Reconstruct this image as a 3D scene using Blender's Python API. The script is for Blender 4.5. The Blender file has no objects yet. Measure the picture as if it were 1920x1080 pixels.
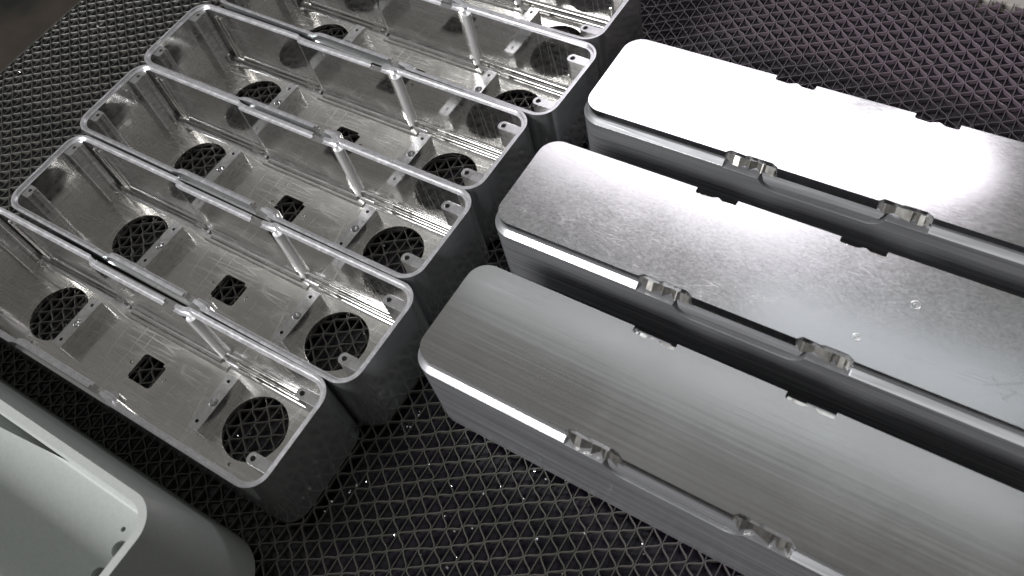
import bpy, bmesh, math, random
from mathutils import Matrix, Vector
random.seed(7)
S = 0.001                      # everything below is written in millimetres
scene = bpy.context.scene
C = scene.collection

# ------------------------------------------------------------------ camera
cam_d = bpy.data.cameras.new("camera")
cam = bpy.data.objects.new("camera", cam_d)
C.objects.link(cam)
Rw = [[0.8324, 0.5253, -0.1767], [0.3645, -0.7590, -0.5395], [-0.4175, 0.3847, -0.8232]]
M = Matrix(((Rw[0][0], -Rw[1][0], -Rw[2][0], 439.07 * S),
            (Rw[0][1], -Rw[1][1], -Rw[2][1], -23.78 * S),
            (Rw[0][2], -Rw[1][2], -Rw[2][2], 386.31 * S),
            (0, 0, 0, 1)))
cam.matrix_world = M
cam_d.sensor_width = 36.0
cam_d.lens = 36.0 * 1642.2 / 1920.0
cam_d.clip_start = 0.01
cam_d.clip_end = 50.0
cam_d.dof.use_dof = True
cam_d.dof.focus_distance = 0.50
cam_d.dof.aperture_fstop = 16.0
scene.camera = cam

# ------------------------------------------------------------------ world: a dim workshop hall
W = bpy.data.worlds.new("World")
scene.world = W
W.use_nodes = True
nt = W.node_tree
bg = nt.nodes["Background"]
tc = nt.nodes.new("ShaderNodeTexCoord")
ns = nt.nodes.new("ShaderNodeTexNoise"); ns.inputs["Scale"].default_value = 2.2; ns.inputs["Detail"].default_value = 3
cr = nt.nodes.new("ShaderNodeValToRGB")
cr.color_ramp.elements[0].position = 0.3; cr.color_ramp.elements[0].color = (0.10, 0.095, 0.082, 1)
cr.color_ramp.elements[1].position = 0.72; cr.color_ramp.elements[1].color = (0.26, 0.262, 0.265, 1)
nt.links.new(tc.outputs["Generated"], ns.inputs["Vector"])
nt.links.new(ns.outputs["Fac"], cr.inputs["Fac"])
sx = nt.nodes.new("ShaderNodeSeparateXYZ"); nt.links.new(tc.outputs["Generated"], sx.inputs[0])
mr = nt.nodes.new("ShaderNodeMapRange"); mr.interpolation_type = 'SMOOTHSTEP'      # dark hall walls, paler ceiling
mr.inputs["From Min"].default_value = -0.1; mr.inputs["From Max"].default_value = 0.75
mr.inputs["To Min"].default_value = 0.16; mr.inputs["To Max"].default_value = 1.12
nt.links.new(sx.outputs["Z"], mr.inputs["Value"]); nt.links.new(mr.outputs["Result"], bg.inputs["Strength"])
nt.links.new(cr.outputs["Color"], bg.inputs["Color"])

# ------------------------------------------------------------------ lamps
def area(name, loc, sx, sy, radiance, color=(1, 1, 1), target=None, spin=0):
    l = bpy.data.lights.new(name, 'AREA')
    l.shape = 'RECTANGLE'; l.size = sx * S; l.size_y = sy * S
    l.energy = radiance * math.pi * l.size * l.size_y * 1.0
    l.color = color
    o = bpy.data.objects.new(name, l); C.objects.link(o)
    o.location = Vector(loc) * S
    t = Vector(target if target else (150, 120, 30)) * S
    d = (t - o.location).normalized()
    z = -d; x = Vector((1, 0, 0)); x = (x - z * x.dot(z)).normalized(); y = z.cross(x)
    o.matrix_world = Matrix.Translation(o.location) @ Matrix((x, y, z)).transposed().to_4x4() @ Matrix.Rotation(math.radians(-spin if z.z > 0.99 else spin) * -1, 4, 'Z')
    return o
area("workshop_lamp", (-75, 951, 900), 514, 300, 4.2, (0.965, 0.92, 1.0), (-75, 951, 0))
area("workshop_lamp", (235, 968, 900), 400, 165, 4.2, (0.97, 0.91, 1.0), (235, 968, 0), 38)
area("side_lamp", (-520, -1240, 1290), 900, 480, 26.0, (0.99, 0.98, 1.0), (290, 150, 50))
area("tube_lamp", (400, 666, 900), 420, 70, 1.5, (0.85, 0.92, 1.0), (400, 666, 0))
area("tube_lamp", (200, 520, 900), 900, 45, 1.6, (0.88, 0.94, 1.0), (200, 520, 0))
scene.view_settings.view_transform = 'Standard'
scene.view_settings.look = 'None'
scene.view_settings.exposure = 0.0
scene.view_settings.gamma = 1.0

# ------------------------------------------------------------------ materials
def mat_new(name):
    m = bpy.data.materials.new(name); m.use_nodes = True
    n = m.node_tree.nodes; b = n["Principled BSDF"]
    return m, m.node_tree, b
def node(nt, t, **kw):
    n = nt.nodes.new(t)
    for k, v in kw.items():
        if k in n.inputs: n.inputs[k].default_value = v
        else: setattr(n, k, v)
    return n
def ramp(nt, fac, p0, v0, p1, v1):
    r = nt.nodes.new("ShaderNodeMapRange")
    r.inputs["From Min"].default_value = p0; r.inputs["From Max"].default_value = p1
    r.inputs["To Min"].default_value = v0; r.inputs["To Max"].default_value = v1
    nt.links.new(fac, r.inputs["Value"])
    return r.outputs["Result"]
def mapped_noise(nt, scale, nscale=1.0, detail=4, rot=(0, 0, 0), rough=0.6, dist=0.0):
    tc = nt.nodes.new("ShaderNodeTexCoord")
    mp = nt.nodes.new("ShaderNodeMapping")
    mp.inputs["Scale"].default_value = scale; mp.inputs["Rotation"].default_value = rot
    nt.links.new(tc.outputs["Object"], mp.inputs["Vector"])
    n = node(nt, "ShaderNodeTexNoise", Scale=nscale, Detail=detail, Roughness=rough, Distortion=dist)
    nt.links.new(mp.outputs["Vector"], n.inputs["Vector"])
    return n.outputs["Fac"]
def math_n(nt, op, a, b):
    m = nt.nodes.new("ShaderNodeMath"); m.operation = op
    for i, v in enumerate((a, b)):
        if isinstance(v, (int, float)): m.inputs[i].default_value = v
        else: nt.links.new(v, m.inputs[i])
    return m.outputs[0]
def aluminium(name, col, rlo, rhi, brush, bump=0.12, cloud=25.0, rot=(0, 0, 0), scratch=0.0, dist=0.00002, haze=0.0, hrough=0.6, cl=0.045, lines=None, grain=0.14, lineglow=0.0):
    m, nt, b = mat_new(name)
    b.inputs["Metallic"].default_value = 1.0
    f1 = mapped_noise(nt, brush, 1.0, 5, rot)
    f2 = mapped_noise(nt, (1, 1, 1), cloud, 4, rough=0.65, dist=0.6)
    rr = math_n(nt, 'ADD', ramp(nt, f1, 0.3, rlo, 0.7, rhi), ramp(nt, f2, 0.35, -cl * 0.7, 0.7, cl))
    height = f1
    if scratch > 0:
        tc = nt.nodes.new("ShaderNodeTexCoord")
        tot = None
        for k, (ang, sc) in enumerate([(0.5, 120), (1.9, 90), (2.7, 150)]):
            mp = nt.nodes.new("ShaderNodeMapping")
            mp.inputs["Rotation"].default_value = (0, 0, ang); mp.inputs["Location"].default_value = (k * 3.1, k, 0)
            mp.inputs["Scale"].default_value = (sc * 0.12, sc, sc)
            nt.links.new(tc.outputs["Object"], mp.inputs["Vector"])
            v = node(nt, "ShaderNodeTexVoronoi", Scale=1.0); v.feature = 'DISTANCE_TO_EDGE'
            nt.links.new(mp.outputs["Vector"], v.inputs["Vector"])
            line = ramp(nt, v.outputs["Distance"], 0.0, 1.0, 0.015, 0.0)
            tot = line if tot is None else math_n(nt, 'MAXIMUM', tot, line)
        mask = ramp(nt, mapped_noise(nt, (1, 1, 1), 60, 3), 0.5, 0.0, 0.62, 1.0)
        sc_ = math_n(nt, 'MULTIPLY', tot, mask)
        rr = math_n(nt, 'ADD', rr, math_n(nt, 'MULTIPLY', sc_, 0.07))
        height = math_n(nt, 'SUBTRACT', height, math_n(nt, 'MULTIPLY', sc_, scratch))
    if lines:
        lsum = None
        for (sx, sy, sz, rz, wd, amt, seed) in lines:
            tc = nt.nodes.new("ShaderNodeTexCoord"); mp = nt.nodes.new("ShaderNodeMapping")
            mp.inputs["Rotation"].default_value = (0, 0, rz); mp.inputs["Scale"].default_value = (sx, sy, sz); mp.inputs["Location"].default_value = (seed, seed * 2, 0)
            nt.links.new(tc.outputs["Object"], mp.inputs["Vector"])
            v = node(nt, "ShaderNodeTexVoronoi", Scale=1.0); v.feature = 'DISTANCE_TO_EDGE'
            nt.links.new(mp.outputs["Vector"], v.inputs["Vector"])
            ln = ramp(nt, v.outputs["Distance"], 0.0, 1.0, wd, 0.0)
            mk = ramp(nt, mapped_noise(nt, (1, 1, 1), 24 + seed, 2), 0.42, 0.0, 0.6, 1.0)
            ln = math_n(nt, 'MULTIPLY', ln, mk)
            lsum = ln if lsum is None else math_n(nt, 'MAXIMUM', lsum, ln)
            height = math_n(nt, 'ADD', height, math_n(nt, 'MULTIPLY', ln, amt))
    nt.links.new(rr, b.inputs["Roughness"])
    bp_ = nt.nodes.new("ShaderNodeBump")
    bp_.inputs["Strength"].default_value = bump; bp_.inputs["Distance"].default_value = dist
    nt.links.new(height, bp_.inputs["Height"])
    nt.links.new(bp_.outputs["Normal"], b.inputs["Normal"])
    mx = nt.nodes.new("ShaderNodeMix"); mx.data_type = 'RGBA'
    mx.inputs[6].default_value = (*[c * 0.86 for c in col], 1); mx.inputs[7].default_value = (*col, 1)
    nt.links.new(f2, mx.inputs[0])
    gm = nt.nodes.new("ShaderNodeMix"); gm.data_type = 'RGBA'; gm.blend_type = 'MULTIPLY'; gm.inputs[0].default_value = 1.0
    gc = nt.nodes.new("ShaderNodeCombineColor")
    gv = ramp(nt, f1, 0.3, 1.0 - grain, 0.7, 1.0)
    for k in range(3): nt.links.new(gv, gc.inputs[k])
    nt.links.new(mx.outputs[2], gm.inputs[6]); nt.links.new(gc.outputs[0], gm.inputs[7])
    mx = gm
    nt.links.new(mx.outputs[2], b.inputs["Base Color"])
    if haze > 0:
        g = node(nt, "ShaderNodeBsdfAnisotropic", Roughness=hrough) if hasattr(bpy.types, "ShaderNodeBsdfAnisotropic") else node(nt, "ShaderNodeBsdfGlossy", Roughness=hrough)
        nt.links.new(mx.outputs[2], g.inputs["Color"]); nt.links.new(bp_.outputs["Normal"], g.inputs["Normal"])
        ms = nt.nodes.new("ShaderNodeMixShader")
        hz = ramp(nt, f1, 0.3, haze * 0.7, 0.7, haze * 1.3)
        if lines: hz = math_n(nt, 'ADD', hz, math_n(nt, 'MULTIPLY', lsum, lineglow))
        nt.links.new(hz, ms.inputs[0])
        nt.links.new(b.outputs[0], ms.inputs[1]); nt.links.new(g.outputs[0], ms.inputs[2])
        nt.links.new(ms.outputs[0], nt.nodes["Material Output"].inputs["Surface"])
    return m
AL = (0.88, 0.88, 0.875)
M_wall = aluminium("milled_wall", AL, 0.07, 0.15, (60, 60, 900), 0.3, 40, haze=0.08, hrough=0.5, cl=0.08, lines=[(9, 9, 220, 0, 0.07, 5, 1), (150, 150, 7, 0, 0.06, 3, 3)], lineglow=0.3)
M_boss = aluminium("boss_metal", (0.80, 0.80, 0.80), 0.16, 0.26, (200, 200, 500), 0.1, 60, haze=0.3, hrough=0.5)
M_rod = aluminium("turned_rib", (0.96, 0.96, 0.96), 0.4, 0.5, (100, 100, 100), 0.05, 60, haze=0.3, hrough=0.5)
M_outer = aluminium("outer_wall", (0.70, 0.72, 0.72), 0.12, 0.2, (60, 60, 400), 0.25, 40, haze=0.06, hrough=0.5, cl=0.03)
M_floor = aluminium("milled_floor", (0.76, 0.745, 0.70), 0.12, 0.22, (50, 1200, 60), 0.35, 45, rot=(0, 0, 0.10), haze=0.12, hrough=0.5, cl=0.07, lines=[(9, 130, 60, 0.03, 0.08, 9, 1), (14, 110, 60, 0.22, 0.06, 8, 2), (90, 16, 60, 0.05, 0.05, 6, 5)], lineglow=0.6)
M_rim = aluminium("rim_metal", (0.93, 0.93, 0.95), 0.18, 0.28, (200, 200, 500), 0.1, 60, haze=0.6, hrough=0.62)
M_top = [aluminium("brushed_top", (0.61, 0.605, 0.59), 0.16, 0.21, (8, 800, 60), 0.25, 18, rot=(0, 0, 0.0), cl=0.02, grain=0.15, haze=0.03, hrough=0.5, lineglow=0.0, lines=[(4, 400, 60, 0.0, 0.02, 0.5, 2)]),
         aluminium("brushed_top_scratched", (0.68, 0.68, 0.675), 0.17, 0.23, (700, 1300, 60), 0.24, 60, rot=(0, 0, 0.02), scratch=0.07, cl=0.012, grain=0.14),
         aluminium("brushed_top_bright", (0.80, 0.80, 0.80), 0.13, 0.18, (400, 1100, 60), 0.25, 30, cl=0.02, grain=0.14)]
M_side = aluminium("drawn_side", (0.74, 0.75, 0.77), 0.12, 0.26, (9, 60, 420), 0.9, 30, haze=0.5, hrough=0.5, grain=0.55, lines=[(5, 5, 220, 0, 0.04, 1.5, 2)])
for n_ in M_side.node_tree.nodes:
    if n_.type == "BSDF_PRINCIPLED": n_.inputs["Metallic"].default_value = 0.45
for n_ in M_outer.node_tree.nodes:
    if n_.type == "BSDF_PRINCIPLED": n_.inputs["Metallic"].default_value = 0.82
for n_ in M_rod.node_tree.nodes:
    if n_.type == "BSDF_PRINCIPLED": n_.inputs["Metallic"].default_value = 0.35
M_poly = aluminium("bright_cut", (0.88, 0.87, 0.84), 0.06, 0.14, (400, 400, 60), 0.15, 60)

def simple(name, col, rough, metallic=0.0, n=None, spec=0.5):
    m, nt, b = mat_new(name)
    b.inputs["Roughness"].default_value = rough; b.inputs["Metallic"].default_value = metallic
    b.inputs["Specular IOR Level"].default_value = spec
    if n:
        f = mapped_noise(nt, (1, 1, 1), n[0], 4)
        mx = nt.nodes.new("ShaderNodeMix"); mx.data_type = 'RGBA'
        mx.inputs[6].default_value = (*col, 1); mx.inputs[7].default_value = (*n[1], 1)
        nt.links.new(ramp(nt, f, 0.35, 0, 0.65, 1), mx.inputs[0])
        nt.links.new(mx.outputs[2], b.inputs["Base Color"])
    else:
        b.inputs["Base Color"].default_value = (*col, 1)
    return m
M_strand = simple("mat_plastic", (0.10, 0.105, 0.095), 0.34, 0, (45, (0.18, 0.16, 0.16)), 0.9)
M_strand2 = simple("mat_plastic_rib", (0.075, 0.08, 0.073), 0.34, 0, (45, (0.14, 0.125, 0.125)), 0.9)
def veil_tint(m):
    """lens veil painted into the strand colour, olive to paler mauve at far right"""
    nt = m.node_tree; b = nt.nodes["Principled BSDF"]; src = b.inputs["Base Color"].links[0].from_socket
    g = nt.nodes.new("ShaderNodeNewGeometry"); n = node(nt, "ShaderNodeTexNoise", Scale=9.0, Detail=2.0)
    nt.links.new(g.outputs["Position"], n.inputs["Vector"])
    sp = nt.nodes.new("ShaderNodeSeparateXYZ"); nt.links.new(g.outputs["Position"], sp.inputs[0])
    veil_grad = math_n(nt, 'ADD', math_n(nt, 'ADD', sp.outputs["X"], sp.outputs["Y"]), math_n(nt, 'MULTIPLY', n.outputs["Fac"], 0.25))
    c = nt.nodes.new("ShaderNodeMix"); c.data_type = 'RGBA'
    c.inputs[6].default_value = (0.70, 0.74, 0.66, 1); c.inputs[7].default_value = (1.22, 1.02, 1.24, 1)  # darker olive strands; mauve end imitates the purple lens veil
    nt.links.new(ramp(nt, veil_grad, 0.52, 0, 0.85, 1), c.inputs[0])
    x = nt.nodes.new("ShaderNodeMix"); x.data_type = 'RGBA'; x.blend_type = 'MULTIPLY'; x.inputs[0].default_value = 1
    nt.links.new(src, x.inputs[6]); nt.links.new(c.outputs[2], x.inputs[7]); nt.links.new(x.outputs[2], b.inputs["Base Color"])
veil_tint(M_strand); veil_tint(M_strand2)
M_tray = simple("tray_paint", (0.010, 0.009, 0.014), 0.24, 0, (60, (0.022, 0.017, 0.030)), 0.5)
M_table = simple("beige_top", (0.42, 0.39, 0.34), 0.5, 0, (20, (0.46, 0.43, 0.39)))
M_ground = simple("oily_floor", (0.012, 0.014, 0.012), 0.6, 0, (3.0, (0.10, 0.075, 0.055)))
M_paint = simple("grey_paint", (0.455, 0.48, 0.455), 0.42, 0, (700, (0.50, 0.525, 0.50)), 0.5)
M_chip = simple("chip_metal", (0.9, 0.9, 0.9), 0.12, 1.0)

# ------------------------------------------------------------------ mesh helpers
def finish(me, m, ang=35):
    me.materials.clear()
    me.materials.append(m)
    for p in me.polygons: p.use_smooth = True
    me.set_sharp_from_angle(angle=math.radians(ang))
    return me
def obj(name, me, parent=None, m=None, loc=None):
    o = bpy.data.objects.new(name, me); C.objects.link(o)
    if m is not None: finish(me, m)
    if parent: o.parent = parent
    if loc: o.location = Vector(loc) * S
    return o
def thing(name, label, cat, loc=(0, 0, 0), rz=0, group=None):
    o = bpy.data.objects.new(name, None); C.objects.link(o)
    o.empty_display_size = 0.01
    o.location = Vector(loc) * S; o.rotation_euler = (0, 0, rz)
    o["label"] = label; o["category"] = cat
    if group: o["group"] = group
    return o
def rpoly(pts, n=8):
    """closed polygon from (x, y, r) corners, rounded"""
    out = []
    N = len(pts)
    for i, (x, y, r) in enumerate(pts):
        if r <= 0: out.append((x, y)); continue
        p = Vector((x, y)); a = Vector(pts[i - 1][:2]); b = Vector(pts[(i + 1) % N][:2])
        u = (a - p).normalized(); v = (b - p).normalized()
        th = u.angle(v); t = r / math.tan(th / 2); c = p + (u + v).normalized() * (r / math.sin(th / 2))
        s = p + u * t; e = p + v * t
        a0 = math.atan2(s.y - c.y, s.x - c.x); a1 = math.atan2(e.y - c.y, e.x - c.x)
        d = (a1 - a0 + math.pi) % (2 * math.pi) - math.pi
        for k in range(n + 1):
            q = a0 + d * k / n
            out.append((c.x + r * math.cos(q), c.y + r * math.sin(q)))
    return out
def rrect(x0, y0, x1, y1, r, n=8):
    return rpoly([(x0, y0, r), (x1, y0, r), (x1, y1, r), (x0, y1, r)], n)
def circle(cx, cy, r, n=40):
    return [(cx + r * math.cos(2 * math.pi * k / n), cy + r * math.sin(2 * math.pi * k / n)) for k in range(n)]
def ccw(p):
    a = sum(p[i - 1][0] * p[i][1] - p[i][0] * p[i - 1][1] for i in range(len(p)))
    return p if a > 0 else p[::-1]
def loft(sections, name="loft"):
    """sections = [(poly, z), ...] same vertex count, closed at both ends; mm"""
    me = bpy.data.meshes.new(name); V = []; F = []
    n = len(sections[0][0])
    for poly, z in sections: V += [(x * S, y * S, z * S) for x, y in poly]
    for k in range(len(sections) - 1):
        for i in range(n):
            j = (i + 1) % n
            F.append((k * n + i, k * n + j, (k + 1) * n + j, (k + 1) * n + i))
    F.append(tuple(range(n))[::-1]); F.append(tuple((len(sections) - 1) * n + i for i in range(n)))
    me.from_pydata(V, [], F); me.update()
    return me
def prism(poly, z0, z1):
    p = ccw(poly)
    return loft([(p, z0), (p, z1)], "prism")
def boolean(me, cutters, bevel=0.0, op='DIFFERENCE', m=None, segs=2):
    o = bpy.data.objects.new("tmp", me); C.objects.link(o)
    tmp = []
    for c in cutters:
        q = bpy.data.objects.new("tmpc", c); C.objects.link(q); tmp.append(q)
        md = o.modifiers.new("b", 'BOOLEAN'); md.object = q; md.operation = op; md.solver = 'EXACT'
    if bevel > 0:
        md = o.modifiers.new("v", 'BEVEL'); md.width = bevel * S; md.segments = segs
        md.limit_method = 'ANGLE'; md.angle_limit = math.radians(40); md.use_clamp_overlap = True
        md.miter_outer = 'MITER_ARC'
    dg = bpy.context.evaluated_depsgraph_get()
    r = bpy.data.meshes.new_from_object(o.evaluated_get(dg))
    for q in tmp: bpy.data.objects.remove(q)
    if m is not None:
        finish(r, m)
        w = bpy.data.objects.new("tmpw", r); C.objects.link(w)
        md = w.modifiers.new("w", 'WEIGHTED_NORMAL'); md.mode = 'FACE_AREA'; md.weight = 100; md.keep_sharp = True
        dg = bpy.context.evaluated_depsgraph_get()
        r2 = bpy.data.meshes.new_from_object(w.evaluated_get(dg)); bpy.data.objects.remove(w); r = r2
    bpy.data.objects.remove(o)
    return r
def transform(me, mat): me.transform(mat); return me
def horiz_cyl(poly_xz, y0, y1):
    """prism along y from an x-z outline"""
    p = ccw(poly_xz)
    me = loft([(p, y0), (p, y1)])
    me.transform(Matrix(((1, 0, 0, 0), (0, 0, 1, 0), (0, 1, 0, 0), (0, 0, 0, 1))))
    me.flip_normals()
    return me

# ------------------------------------------------------------------ open housing (length 265, width 60, height 47.5)
L, WD, H = 265.0, 60.0, 47.5
def elli(x, a, b):        # rises 0->1 from a to b as a quarter ellipse
    t = max(0.0, min(1.0, (x - a) / (b - a))); return math.sqrt(max(0, 1 - (1 - t) ** 2))
def cav_poly(inset, r, bulge):
    def yb(x): return bulge * min(elli(x, 91, 97), elli(x, 170, 164))
    xs = [91 + 6 * k / 8 for k in range(9)] + [164 + 6 * k / 8 for k in range(9)]
    P = [(inset, inset, r)] + [(x, inset + yb(x), 0) for x in xs] + [(L - inset, inset, r), (L - inset, WD - inset, r)] \
        + [(x, WD - inset - yb(x), 0) for x in xs[::-1]] + [(inset, WD - inset, r)]
    return rpoly(P, 10)
def outer_poly():
    def yb(x): return 1.8 * min(elli(x, 90, 101), elli(x, 167, 156))
    xs = [90 + 11 * k / 10 for k in range(11)] + [156 + 11 * k / 10 for k in range(11)]
    pocket_n = [(x, yb(x)) for x in xs]
    near = [(89, -4)] + [(90, -4)] + pocket_n + [(168, -4)]
    far = [(x, WD - y) for x, y in near]
    return near, far
def build_housing():
    body = prism(rrect(0, 0, L, WD, 11.5, 12), 0, H)
    near, far = outer_poly()
    cuts = [prism(cav_poly(3.3, 8.4, 2.2), -1, H + 1),
            prism(cav_poly(1.5, 10.2, 2.3), H - 1.5, H + 1.5),
            prism(near, 42.5, H + 2), prism(far, 42.5, H + 2)]
    # notch in each long rim, where the pocket ends
    cuts.append(prism([(151.5, -2), (159.5, -2), (159.5, 7), (151.5, 7)], H - 4.0, H + 3))
    cuts.append(prism([(151.5, 53), (159.5, 53), (159.5, 63), (151.5, 63)], H - 2.2, H + 3))
    shell = boolean(body, cuts, 0.5, m=M_wall)
    shell.materials.append(M_rim); shell.materials.append(M_outer)
    for p in shell.polygons:
        c = p.center / S; n_ = p.normal
        out = (n_.x * (c.x - L / 2) > 0 and abs(n_.x) > 0.5 and (c.x < 1 or c.x > L - 1)) or (abs(n_.y) > 0.3 and n_.y * (c.y - WD / 2) > 0 and (c.y < 2.5 or c.y > WD - 2.5))
        if c.z > H - 1.9 and n_.z > 0.3: p.material_index = 1
        elif out or (n_.x * (c.x - L / 2) > 0 and n_.y * (c.y - WD / 2) > 0 and (c.x < 11 or c.x > L - 11) and (min(c.y, WD - c.y) < 3 or min(c.x, L - c.x) < 3)): p.material_index = 2
    fl = prism(cav_poly(3.0, 8.6, 2.0), 0.25, 3.0)
    sq = rpoly([(124.2, 20.3, 2.2), (142.4, 20.3, 2.2), (142.4, 34.6, 1.0), (139.6, 34.6, 0.6), (139.6, 36.4, 0.8), (124.2, 36.4, 2.2)], 5)
    fc = [prism(circle(213, 31, 18.0, 72), -1, 5), prism(circle(53, 31, 18.0, 72), -1, 5), prism(sq, -1, 5)]
    for x, y, r in [(213.5, 52.1, 1.0), (213.5, 9.6, 1.0), (120, 28.3, 1.0), (146.8, 28.5, 1.0), (53, 52.1, 1.0), (53, 9.6, 1.0)]:
        fc.append(prism(circle(x, y, r, 16), 0.8, 5))
    floor = boolean(fl, fc, 0.18, m=M_floor)
    def bar(x0, x1, holes, csx):
        b = prism(rpoly([(x0, 14, 0.8), (x1, 14, 0.8), (x1, 47.5, 0.8), (x0, 47.5, 0.8)], 3), 2.6, 12)
        c = [prism(circle(x, y, r, 18), 5, 14) for x, y, r in holes]
        cone = loft([(circle(csx[0], csx[1], 0.9, 20), 8.0), (circle(csx[0] + csx[2] * 1.2, csx[1] + .2, 2.7, 20), 13.0)])
        c.append(cone)
        return boolean(b, c, 0.2, m=M_boss)
    barL = bar(74.2, 82, [(78, 43.0, 1.0), (80, 30.1, 1.2), (78, 18.3, 1.0)], (80, 30.1, -1))
    barR = bar(184.7, 192.1, [(188, 43.4, 1.0), (189.8, 30.5, 1.2), (187.9, 18.6, 1.0)], (189.8, 30.5, -1))
    def boss(x0, x1, y0, y1, z0, z1, hx, hy, r=1.2, hr=1.35):
        b = prism(rpoly([(x0, y0, r), (x1, y0, 0.3), (x1, y1, 0.3), (x0, y1, r)], 5), z0, z1)
        return boolean(b, [prism(circle(hx, hy, hr, 18), z1 - 8, z1 + 1)], 0.35, m=M_boss)
    bosses = [boss(246.4, 262.4, 47.2, 53.2, 28, 42.5, 249.6, 50.2, 2.6),
              boss(246.4, 262.4, 11.0, 17.0, 28, 42.5, 249.5, 14.0, 2.6)]
    def post(y0, y1, hy):
        b = prism(rpoly([(9.5, y0, 1.5), (9.5, y1, 1.5), (2.8, y1, 0.0), (2.8, y0, 0.0)], 5), 2.5, 45.2)
        g = prism(circle(10.2, (y0 + y1) / 2 + 1.5, 1.5, 20), 0, 50)
        return boolean(b, [g, prism(circle(6.3, hy, 1.2, 18), 38, 47)], 0.2, m=M_boss)
    posts = [post(44.2, 55.5, 50.2), post(9.5, 17.5, 14.3)]
    def rib(x, y, r, z1, sy=-1):
        pts = [(x - r, y - sy * 1.0)] + [(x - r * math.cos(math.pi * k / 14), y + sy * r * math.sin(math.pi * k / 14)) for k in range(15)] + [(x + r, y - sy * 1.0)]
        return boolean(prism(pts, 2.5, z1), [], 0.15, m=M_rod if r > 1.5 else M_poly)
    ribs = [rib(169.6, 56.6, 2.9, 44.0), rib(14.5, 56.6, 1.1, 41), rib(19.0, 56.6, 1.1, 41), rib(240, 56.7, 0.8, 20)]
    def ledge(x0, x1, y0, z1, w=5.0):
        r = min(2.2, z1 - 2.7)
        sec = [(y0, 2.6)] + [(y0 + r - r * math.cos(math.pi / 2 * k / 6), z1 - r + r * math.sin(math.pi / 2 * k / 6)) for k in range(7)] + [(y0 + w, z1), (y0 + w, 2.6)]
        me = bpy.data.meshes.new("ledge")
        V = [(x * S, y * S, z * S) for x in (x0, x1) for y, z in sec]; n = len(sec)
        F = [(i, (i + 1) % n, n + (i + 1) % n, n + i) for i in range(n)] + [tuple(range(n))[::-1], tuple(range(n, 2 * n))]
        me.from_pydata(V, [], F); me.update()
        bm = bmesh.new(); bm.from_mesh(me); bmesh.ops.recalc_face_normals(bm, faces=bm.faces); bm.to_mesh(me); bm.free()
        return finish(me, M_poly, 50)
    ledges = [ledge(97, 170, 50.8, 5.2, 4.4), ledge(93.5, 176, 48.6, 3.9, 4), ledge(12, 90.5, 53.6, 6.5, 3.6), ledge(183, 258, 52.6, 6.8, 4.6),
              ledge(22, 246, 54.8 - 0.0, 9.2, 2.4)]
    def foot(x0, x1, yw, sgn, r):
        n = 8; V = []; F = []
        prof = [(yw - sgn * r * (1 - math.sin(math.pi / 2 * k / n)), 2.98 + r * (1 - math.cos(math.pi / 2 * k / n))) for k in range(n + 1)]
        for x in (x0, x1): V += [(x * S, y * S, z * S) for y, z in prof]
        m_ = n + 1
        for k in range(n): F.append((k, k + 1, m_ + k + 1, m_ + k))
        me = bpy.data.meshes.new("fillet"); me.from_pydata(V, [], F); me.update()
        return finish(me, M_wall, 60)
    ledges.append(foot(12, 93, WD - 3.25, 1, 5.5)); ledges.append(foot(171.5, 256, WD - 3.25, 1, 5.5)); ledges.append(foot(96, 166, WD - 5.45, 1, 5.0))
    tab = boolean(prism(rpoly([(160.8, 3.0, 0.2), (168.5, 3.0, 0.2), (167.3, 7.4, 1.2), (162, 7.4, 1.2)], 4), 38.5, 44.6), [], 0.25, m=M_boss)
    rl = [("housing_shell", [shell]), ("floor_plate", [floor]), ("cross_bar", [barL, barR]), ("corner_boss", bosses),
          ("corner_post", posts), ("wall_rib", ribs), ("floor_ledge", ledges), ("rim_tab", [tab])]
    return rl
HPARTS = build_housing()
HG = "open machined aluminium housings lying in a row"
HL = [("A", -43.0, -8.8, 0.0121, "open aluminium housing nearest the grey painted tray, bottom one of the row"),
      ("B", -36.6, 54.35, 0.0001, "second open aluminium housing up from the grey painted tray"),
      ("C", -43.2, 116.2, -0.005, "third open aluminium housing up from the grey painted tray, in the middle of the row"),
      ("D", -45.95, 175.8, -0.0073, "fourth open aluminium housing, its far left corner just under the picture's top edge"),
      ("E", -37.6, 239.98, -0.026, "fifth open aluminium housing, its left end cut off by the top of the picture"),
      ("F", -42.0, 296.0, -0.0072, "sixth open aluminium housing, only its near right corner in view at the top edge")]
for key, x, y, rz, lab in HL:
    t = thing("aluminium_housing", lab, "housing", (x, y, 0.02), rz, HG)
    for nm, meshes in HPARTS:
        for me in meshes:
            o = bpy.data.objects.new(nm, me); C.objects.link(o); o.parent = t

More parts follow.
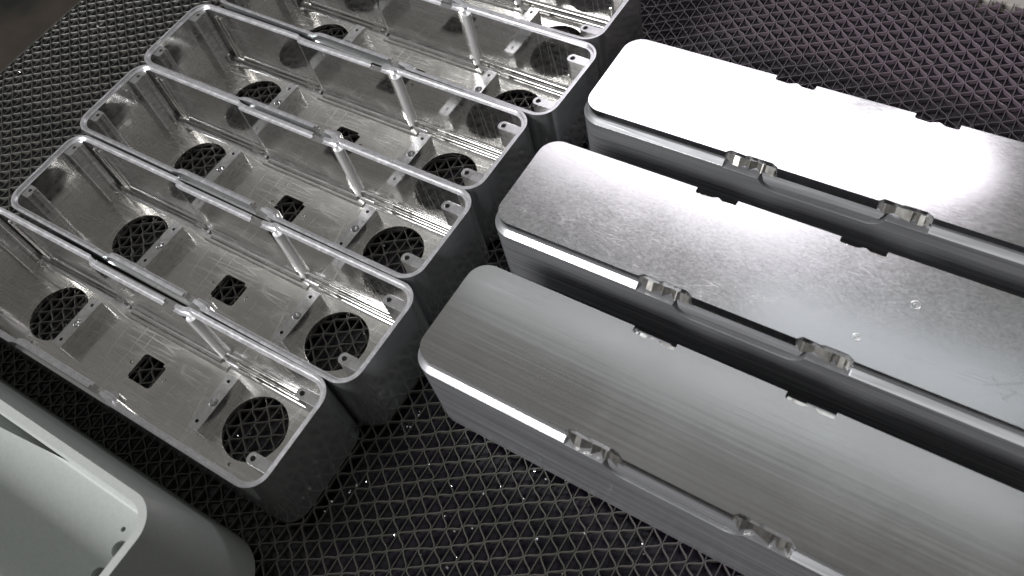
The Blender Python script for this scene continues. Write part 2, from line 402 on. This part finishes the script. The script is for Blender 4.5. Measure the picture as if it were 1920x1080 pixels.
# ------------------------------------------------------------------ closed blocks (lip 265 x 55.8 on a body 62 wide)
def build_block():
    Hb = 58.8; zl = 53.6; WB = 55.8
    def P(o, r): return rrect(-o, -o, L + o, WB + o, r, 12)
    body = loft([(P(2.6, 12.5), 0.0), (P(2.9, 12.8), 0.6), (P(2.9, 12.8), 51.2), (P(-0.4, 9.5), 53.6), (P(-1.2, 8.7), 53.6)])
    lip = prism(P(0.0, 10.0), zl - 2.0, Hb)
    # pockets milled in the long sides (stadium outline), 60 x 16
    def stad(x0, x1, zc, r, y0, y1):
        pts = [(x0 + r + r * math.cos(math.pi / 2 + math.pi * k / 14), zc + r * math.sin(math.pi / 2 + math.pi * k / 14)) for k in range(15)]
        pts += [(x1 - r + r * math.cos(-math.pi / 2 + math.pi * k / 14), zc + r * math.sin(-math.pi / 2 + math.pi * k / 14)) for k in range(15)]
        return horiz_cyl(pts, y0, y1)
    body_cut = [stad(96.8, 158.2, 54.0, 9.6, -6, 6.0), stad(96.8, 158.2, 54.0, 9.6, WB - 6.0, WB + 6)]
    near = [(79.5, 105.5), (152.2, 176.0)]; far = [(82.0, 102.0), (150.0, 170.0)]
    def near_notch(a, b):
        return ccw(rpoly([(a, -6, 0), (b, -6, 0), (b, 0.4, 0), (b - 3, 2.0, 2.5), (a + 11.5, 2.0, 1.5), (a + 10, 1.4, .6), (a + 2.2, 1.9, 1.5), (a, -.2, 0)], 5))
    def far_notch(a, b):
        return ccw(rpoly([(a, WB - 3.0, 1.2), (a + 7, WB - 3.4, 2), (a + 11, WB - 1.6, 1.5), (b - 6, WB - 3.2, 2), (b, WB - 3.2, 1.0), (b, WB + 6, 0), (a, WB + 6, 0)], 5))
    def rect_far(a, b): return rpoly([(a, WB - 3.4, .8), (b, WB - 3.4, .8), (b, WB + 6, 0), (a, WB + 6, 0)], 3)
    lc = [prism(near_notch(a, b), 49.5, 62) for a, b in near] \
        + [prism(far_notch(a, b), 49.5, 62) for a, b in far]
    lcb = [prism(near_notch(a, b), 50.5, 62) for a, b in near] + [prism(far_notch(a, b), 50.5, 62) for a, b in far]
    mb = boolean(body, body_cut + lcb, 0.22, m=M_side)
    ml = boolean(lip, lc, 0.16, m=M_top[0])
    pad = stad(98.3, 156.7, 54.0, 8.1, -1.9, 6.2)
    yz = [(-4, 48.8), (-1.9, 48.8), (0.3, 53.0), (8, 53.0), (8, 70), (-4, 70)]
    slant = loft([(ccw(yz), 90), (ccw(yz), 170)])
    slant.transform(Matrix(((0, 0, 1, 0), (1, 0, 0, 0), (0, 1, 0, 0), (0, 0, 0, 1))))
    pad = boolean(pad, [slant], 0.12, m=M_side)
    return mb, ml, pad
MB, ML, MP = build_block()
def scallop(x0, x1, y0, y1, z0, z1, waves, amp, seed, flat):
    """polished, rippled cutter marks: flat=True lies on the notch floor, else stands against the notch wall"""
    rnd = random.Random(seed); n = waves * 3; me = bpy.data.meshes.new("scallop"); V = []; F = []
    us = [0.0] + sorted(rnd.uniform(0.05, 0.95) for _ in range(n - 1)) + [1.0]
    hs = [rnd.uniform(0, amp) for _ in us]; lean = [(0.5, 3.2, 3.0, 1.2, 3.3)[k_ % 5] for k_ in range(len(us))]
    for u, h, le in zip(us, hs, lean):
        x = x0 + (x1 - x0) * u
        if flat: V += [(x * S, y0 * S, (z0 + h) * S), (x * S, y1 * S, (z0 + h) * S)]
        else: V += [(x * S, (y0 - h - le) * S, z0 * S), (x * S, (y0 - h) * S, z1 * S)]
    for i in range(n): F.append((2 * i, 2 * i + 2, 2 * i + 3, 2 * i + 1))
    me.from_pydata(V, [], F); me.update(); return finish(me, M_gold, 6)
M_gold = aluminium("coolant_stained_cut", (0.90, 0.88, 0.82), 0.05, 0.12, (400, 400, 60), 0.15, 160, haze=0.35, hrough=0.4)
SC = [scallop(80.3, 104.5, 0.9, 0, 54.1, 57.6, 3, 0.35, 1, False), scallop(153, 175, 0.9, 0, 54.1, 57.6, 3, 0.35, 2, False),
      scallop(82.4, 101.6, 52.7, 55.9, 54.3, 0, 3, 0.5, 3, True), scallop(150.4, 169.6, 52.7, 55.9, 54.3, 0, 3, 0.5, 4, True)]
BG = "closed machined aluminium blocks lying side by side"
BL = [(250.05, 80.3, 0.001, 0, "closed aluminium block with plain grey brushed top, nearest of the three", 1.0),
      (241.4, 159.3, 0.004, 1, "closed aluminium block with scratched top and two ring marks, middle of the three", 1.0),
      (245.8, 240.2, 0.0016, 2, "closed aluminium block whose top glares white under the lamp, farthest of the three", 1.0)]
def ring_mesh(r, w):
    me = bpy.data.meshes.new("ring"); V = []; F = []; n = 28
    prof = [(r - w, 0), (r, 0.06), (r + w, 0)]
    for k in range(n):
        a = 2 * math.pi * k / n
        for q, z in prof: V.append((q * math.cos(a) * S, q * math.sin(a) * S, z * S))
    for k in range(n):
        for j in range(2):
            a = k * 3 + j; b = ((k + 1) % n) * 3 + j
            F.append((a, b, b + 1, a + 1))
    me.from_pydata(V, [], F); me.update(); return me
for x, y, rz, mi, lab, _ in BL:
    t = thing("aluminium_block", lab, "metal block", (x, y, 0.02), rz, BG)
    b = obj("block_body", MB, t)
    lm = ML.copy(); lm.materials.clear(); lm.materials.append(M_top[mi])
    obj("top_plate", lm, t)
    obj("side_panel", MP, t)
    for me in SC: obj("notch_face", me, t)
    if mi == 1:
        for (rx, ry, rr) in ((188.4, 35.3, 1.9), (173.0, 11.0, 1.5)):
            obj("ring_mark", ring_mesh(rr, 0.3), t, M_poly, (rx, ry, 58.81))
            obj("ring_mark", ring_mesh(rr * 0.45, 0.2), t, M_poly, (rx, ry, 58.81))

# ------------------------------------------------------------------ painted shell, bottom left
def build_painted():
    Z = 82.0
    def P(d, r): return rrect(-20 - d, -90 - d, 256 + d, -24 + d, r + d, 16)
    secs = [(P(8.5, 14), 0), (P(8.2, 14), 8), (P(6.5, 14), 30), (P(3.6, 14), 55), (P(1.2, 14), 72), (P(0.35, 14), 79.5), (P(0, 14), Z)]
    o = loft([(ccw(p), z) for p, z in secs])
    def Q(far, d, r):          # cavity outline, straight walls with a small fillet at the floor
        return rrect(-16 + d, -86.5 + d, 252.4 - d, -27.6 - far, r, 16)
    cav = [(Q(0, 0, 10.5), Z + 1), (Q(0, 0, 10.5), Z - 30), (Q(.4, .4, 10.2), Z - 39), (Q(1.2, 1.2, 9.6), Z - 41.5), (Q(2.5, 2.5, 9), Z - 43.2), (Q(4.5, 4.5, 8), Z - 44)]
    cut = [loft([(ccw(p), z) for p, z in cav[::-1]])]
    cut.append(prism([(60, -29.4), (171, -29.4), (115, -35.0), (60, -40.0)], 26, 39))
    cut.append(prism(circle(213.9, -40.0, 1.2, 20), -2, Z))
    cut.append(prism(rrect(215.4, -51.2, 226, -43.4, 3.8, 8), -2, Z))
    cut.append(prism(rrect(215.2, -64.5, 226, -56.8, 3.8, 8), -2, Z))
    me = boolean(o, cut, 0.5, m=M_paint, segs=3)
    return me
t = thing("painted_tray", "matt pale grey painted tray with rounded corner and dark slots, in the bottom left corner", "tray", (-43.0, -8.8, 0.02), 0.0121)
obj("tray_body", build_painted(), t)

# ------------------------------------------------------------------ mat: straight strands and wavy strands
XL = -231.0; YTOP = 455.0
def strand_mesh(path, w, h, ztop):
    """rectangular strip with a ridged top following an (x, y) path"""
    V = []; F = []; n = len(path)
    for i, (x, y) in enumerate(path):
        a = Vector(path[max(0, i - 1)]); b = Vector(path[min(n - 1, i + 1)])
        d = (b - a).normalized(); nx, ny = d.y, -d.x
        for o, z in ((-w / 2, ztop - h), (-w / 2, ztop - 0.25), (-w / 5, ztop), (w / 5, ztop), (w / 2, ztop - 0.25), (w / 2, ztop - h)):
            V.append(((x + nx * o) * S, (y + ny * o) * S, z * S))
    for i in range(n - 1):
        for k in range(5):
            a = i * 6 + k; F.append((a, a + 1, a + 7, a + 6))
    F.append(tuple(range(6))); F.append(tuple((n - 1) * 6 + k for k in range(6))[::-1])
    me = bpy.data.meshes.new("strand"); me.from_pydata(V, [], F); me.update()
    return me
AP = 9.735; BX, BY = 6.37, 4.39
random.seed(11)
Y0 = -18; NK = 65        # node rows
def wavy(var):
    rnd = random.Random(var); pts = []
    ph = [rnd.uniform(-0.8, 0.8) for _ in range(200)]
    for k in range(Y0, Y0 + NK):
        y = k * AP + ph[k - Y0] * 0.6; y2 = y + BY + ph[k - Y0 + 60] * 0.5; y3 = (k + 1) * AP + ph[k - Y0 + 1] * 0.6
        # left apex (flat), stroke out, right apex, stroke back
        pts += [(0.35, y - 0.45), (0.35, y + 0.45), (1.3, y + 1.35), (3.2, y + 2.35), (5.0, y2 - 1.15)]
        pts += [(6.0, y2 - 0.5), (6.02, y2 + 0.55), (5.35, y2 + 1.6), (3.1, (y2 + y3) / 2 + 0.1), (1.1, y3 - 1.35)]
    out = []
    for i in range(len(pts) - 1):          # light smoothing
        out.append(pts[i])
    sm = [out[0]] + [((out[i - 1][0] + 3 * out[i][0] + out[i + 1][0]) / 5, (out[i - 1][1] + 3 * out[i][1] + out[i + 1][1]) / 5) for i in range(1, len(out) - 1)] + [out[-1]]
    return finish(strand_mesh(sm, 0.66, 2.6, 0.0), M_strand)
def straight(var):
    rnd = random.Random(100 + var); pts = []
    for k in range(0, 90):
        pts.append((rnd.uniform(-0.2, 0.2), Y0 * AP + k * (NK * AP) / 89))
    return finish(strand_mesh(pts, 0.62, 2.2, -0.35), M_strand2)
WV = [wavy(k) for k in range(6)]; ST = [straight(k) for k in range(5)]
matt = thing("lattice_mat", "dark grey plastic lattice mat of straight and wavy strands under the metal parts", "mat")
ox, oy = 279.9, 41.7
tilt = math.radians(0.0)
phase = 0.0
j0 = int((XL - ox) / BX); j1 = int((575 - ox) / BX)
for j in range(j0, j1):
    x = ox + BX * j
    yy = (oy + BY * j) % AP
    if random.random() < 0.12: phase += random.uniform(-1.1, 1.1)
    yy += phase
    edge = max(0.0, (XL + 26 - x)); dz = -edge * edge / 60.0
    s = bpy.data.objects.new("straight_strand", random.choice(ST)); C.objects.link(s); s.parent = matt
    s.location = Vector((x + random.uniform(-.15, .15), 0, dz)) * S; s.rotation_euler.z = math.radians(0.6)
    if x > XL:
        w = bpy.data.objects.new("wavy_strand", random.choice(WV)); C.objects.link(w); w.parent = matt
        w.location = Vector((x, yy, dz - 0.05)) * S; w.rotation_euler.z = math.radians(0.6)

# ------------------------------------------------------------------ surfaces under and beyond
def slab(name, x0, y0, x1, y1, z0, z1, m, bev=1.0):
    me = boolean(prism([(x0, y0), (x1, y0), (x1, y1), (x0, y1)], z0, z1), [], bev, m=m)
    o = obj(name, me); o["kind"] = "structure"; return o
slab("tray_surface", XL + 8, -420, 900, YTOP + 3, -30, -7.6, M_tray, 2.0)
slab("bench_top", -60, YTOP + 3.2, 1100, 900, -40, -3, M_table, 2.0)
slab("ground", -3000, -3000, 3000, 3000, -420, -400, M_ground, 1.0)

# ------------------------------------------------------------------ aluminium chips scattered on the mat
CH = [(240.3, 73.9), (239.3, 64.3), (260.9, 53.5), (272.4, 71.0), (234.7, 27.1), (233.6, 23.5), (308.0, 75.1), (297.5, 60.7), (292.3, 53.5), (310.4, 60.6), (282.5, 36.3), (284.3, 37.3), (292.3, 36.1), (296.6, 37.1), (290.1, 31.9), (342.9, 69.7), (325.1, 47.6), (282.9, 17.8), (296.3, 17.1), (297.5, 23.2), (367.6, 68.8), (369.5, 65.0), (342.9, 60.5), (343.1, 40.5), (265.8, 17.2), (237.7, 31.3), (314.6, 73.4), (276.3, 49.7), (228.6, 21.5), (228.8, 14.6), (228.7, 9.3), (235.0, 26.8), (233.9, 22.4), (240.3, 64.9), (240.9, 71.7), (248.7, 83.1), (-175.5, 219.2), (-174.0, 221.3), (-157.2, 252.0), (-155.3, 255.7), (-141.5, 185.9), (-197.6, 183.3), (-197.6, 157.4), (333.1, 368.0), (328.4, 369.7), (-132.7, 110.5), (185.7, 96.7), (162.2, 17.6), (167.3, 21.7), (160.1, 149.0)]
def chip(var):
    rnd = random.Random(var); V = []; F = []
    n = 5; R_ = rnd.uniform(0.5, 0.9); w = rnd.uniform(0.5, 0.9)
    for k in range(n):
        a = k * rnd.uniform(0.5, 0.75)
        for s in (-1, 1): V.append((R_ * math.cos(a) * S, (s * w / 2 + k * 0.12) * S, (R_ * math.sin(a)) * S))
    for k in range(n - 1): F.append((2 * k, 2 * k + 1, 2 * k + 3, 2 * k + 2))
    me = bpy.data.meshes.new("chip"); me.from_pydata(V, [], F)
    md = me; md.update(); return finish(me, M_chip, 80)
CM = [chip(k) for k in range(8)]
big = {36: 2.2, 37: 1.8, 38: 2.4, 39: 1.8}
for i, (x, y) in enumerate(CH):
    o = bpy.data.objects.new("metal_chip", CM[i % 8]); C.objects.link(o)
    o.location = Vector((x, y, -0.2)) * S
    o.rotation_euler = (random.uniform(-.5, .5), random.uniform(-.8, .8), random.uniform(0, 6.28))
    k = big.get(i, random.uniform(0.6, 1.1)); o.scale = (k, k, k)
    o["label"] = "tiny bright curl of aluminium swarf lying on the dark lattice mat"; o["category"] = "metal chip"
    o["group"] = "aluminium chips scattered on the mat"
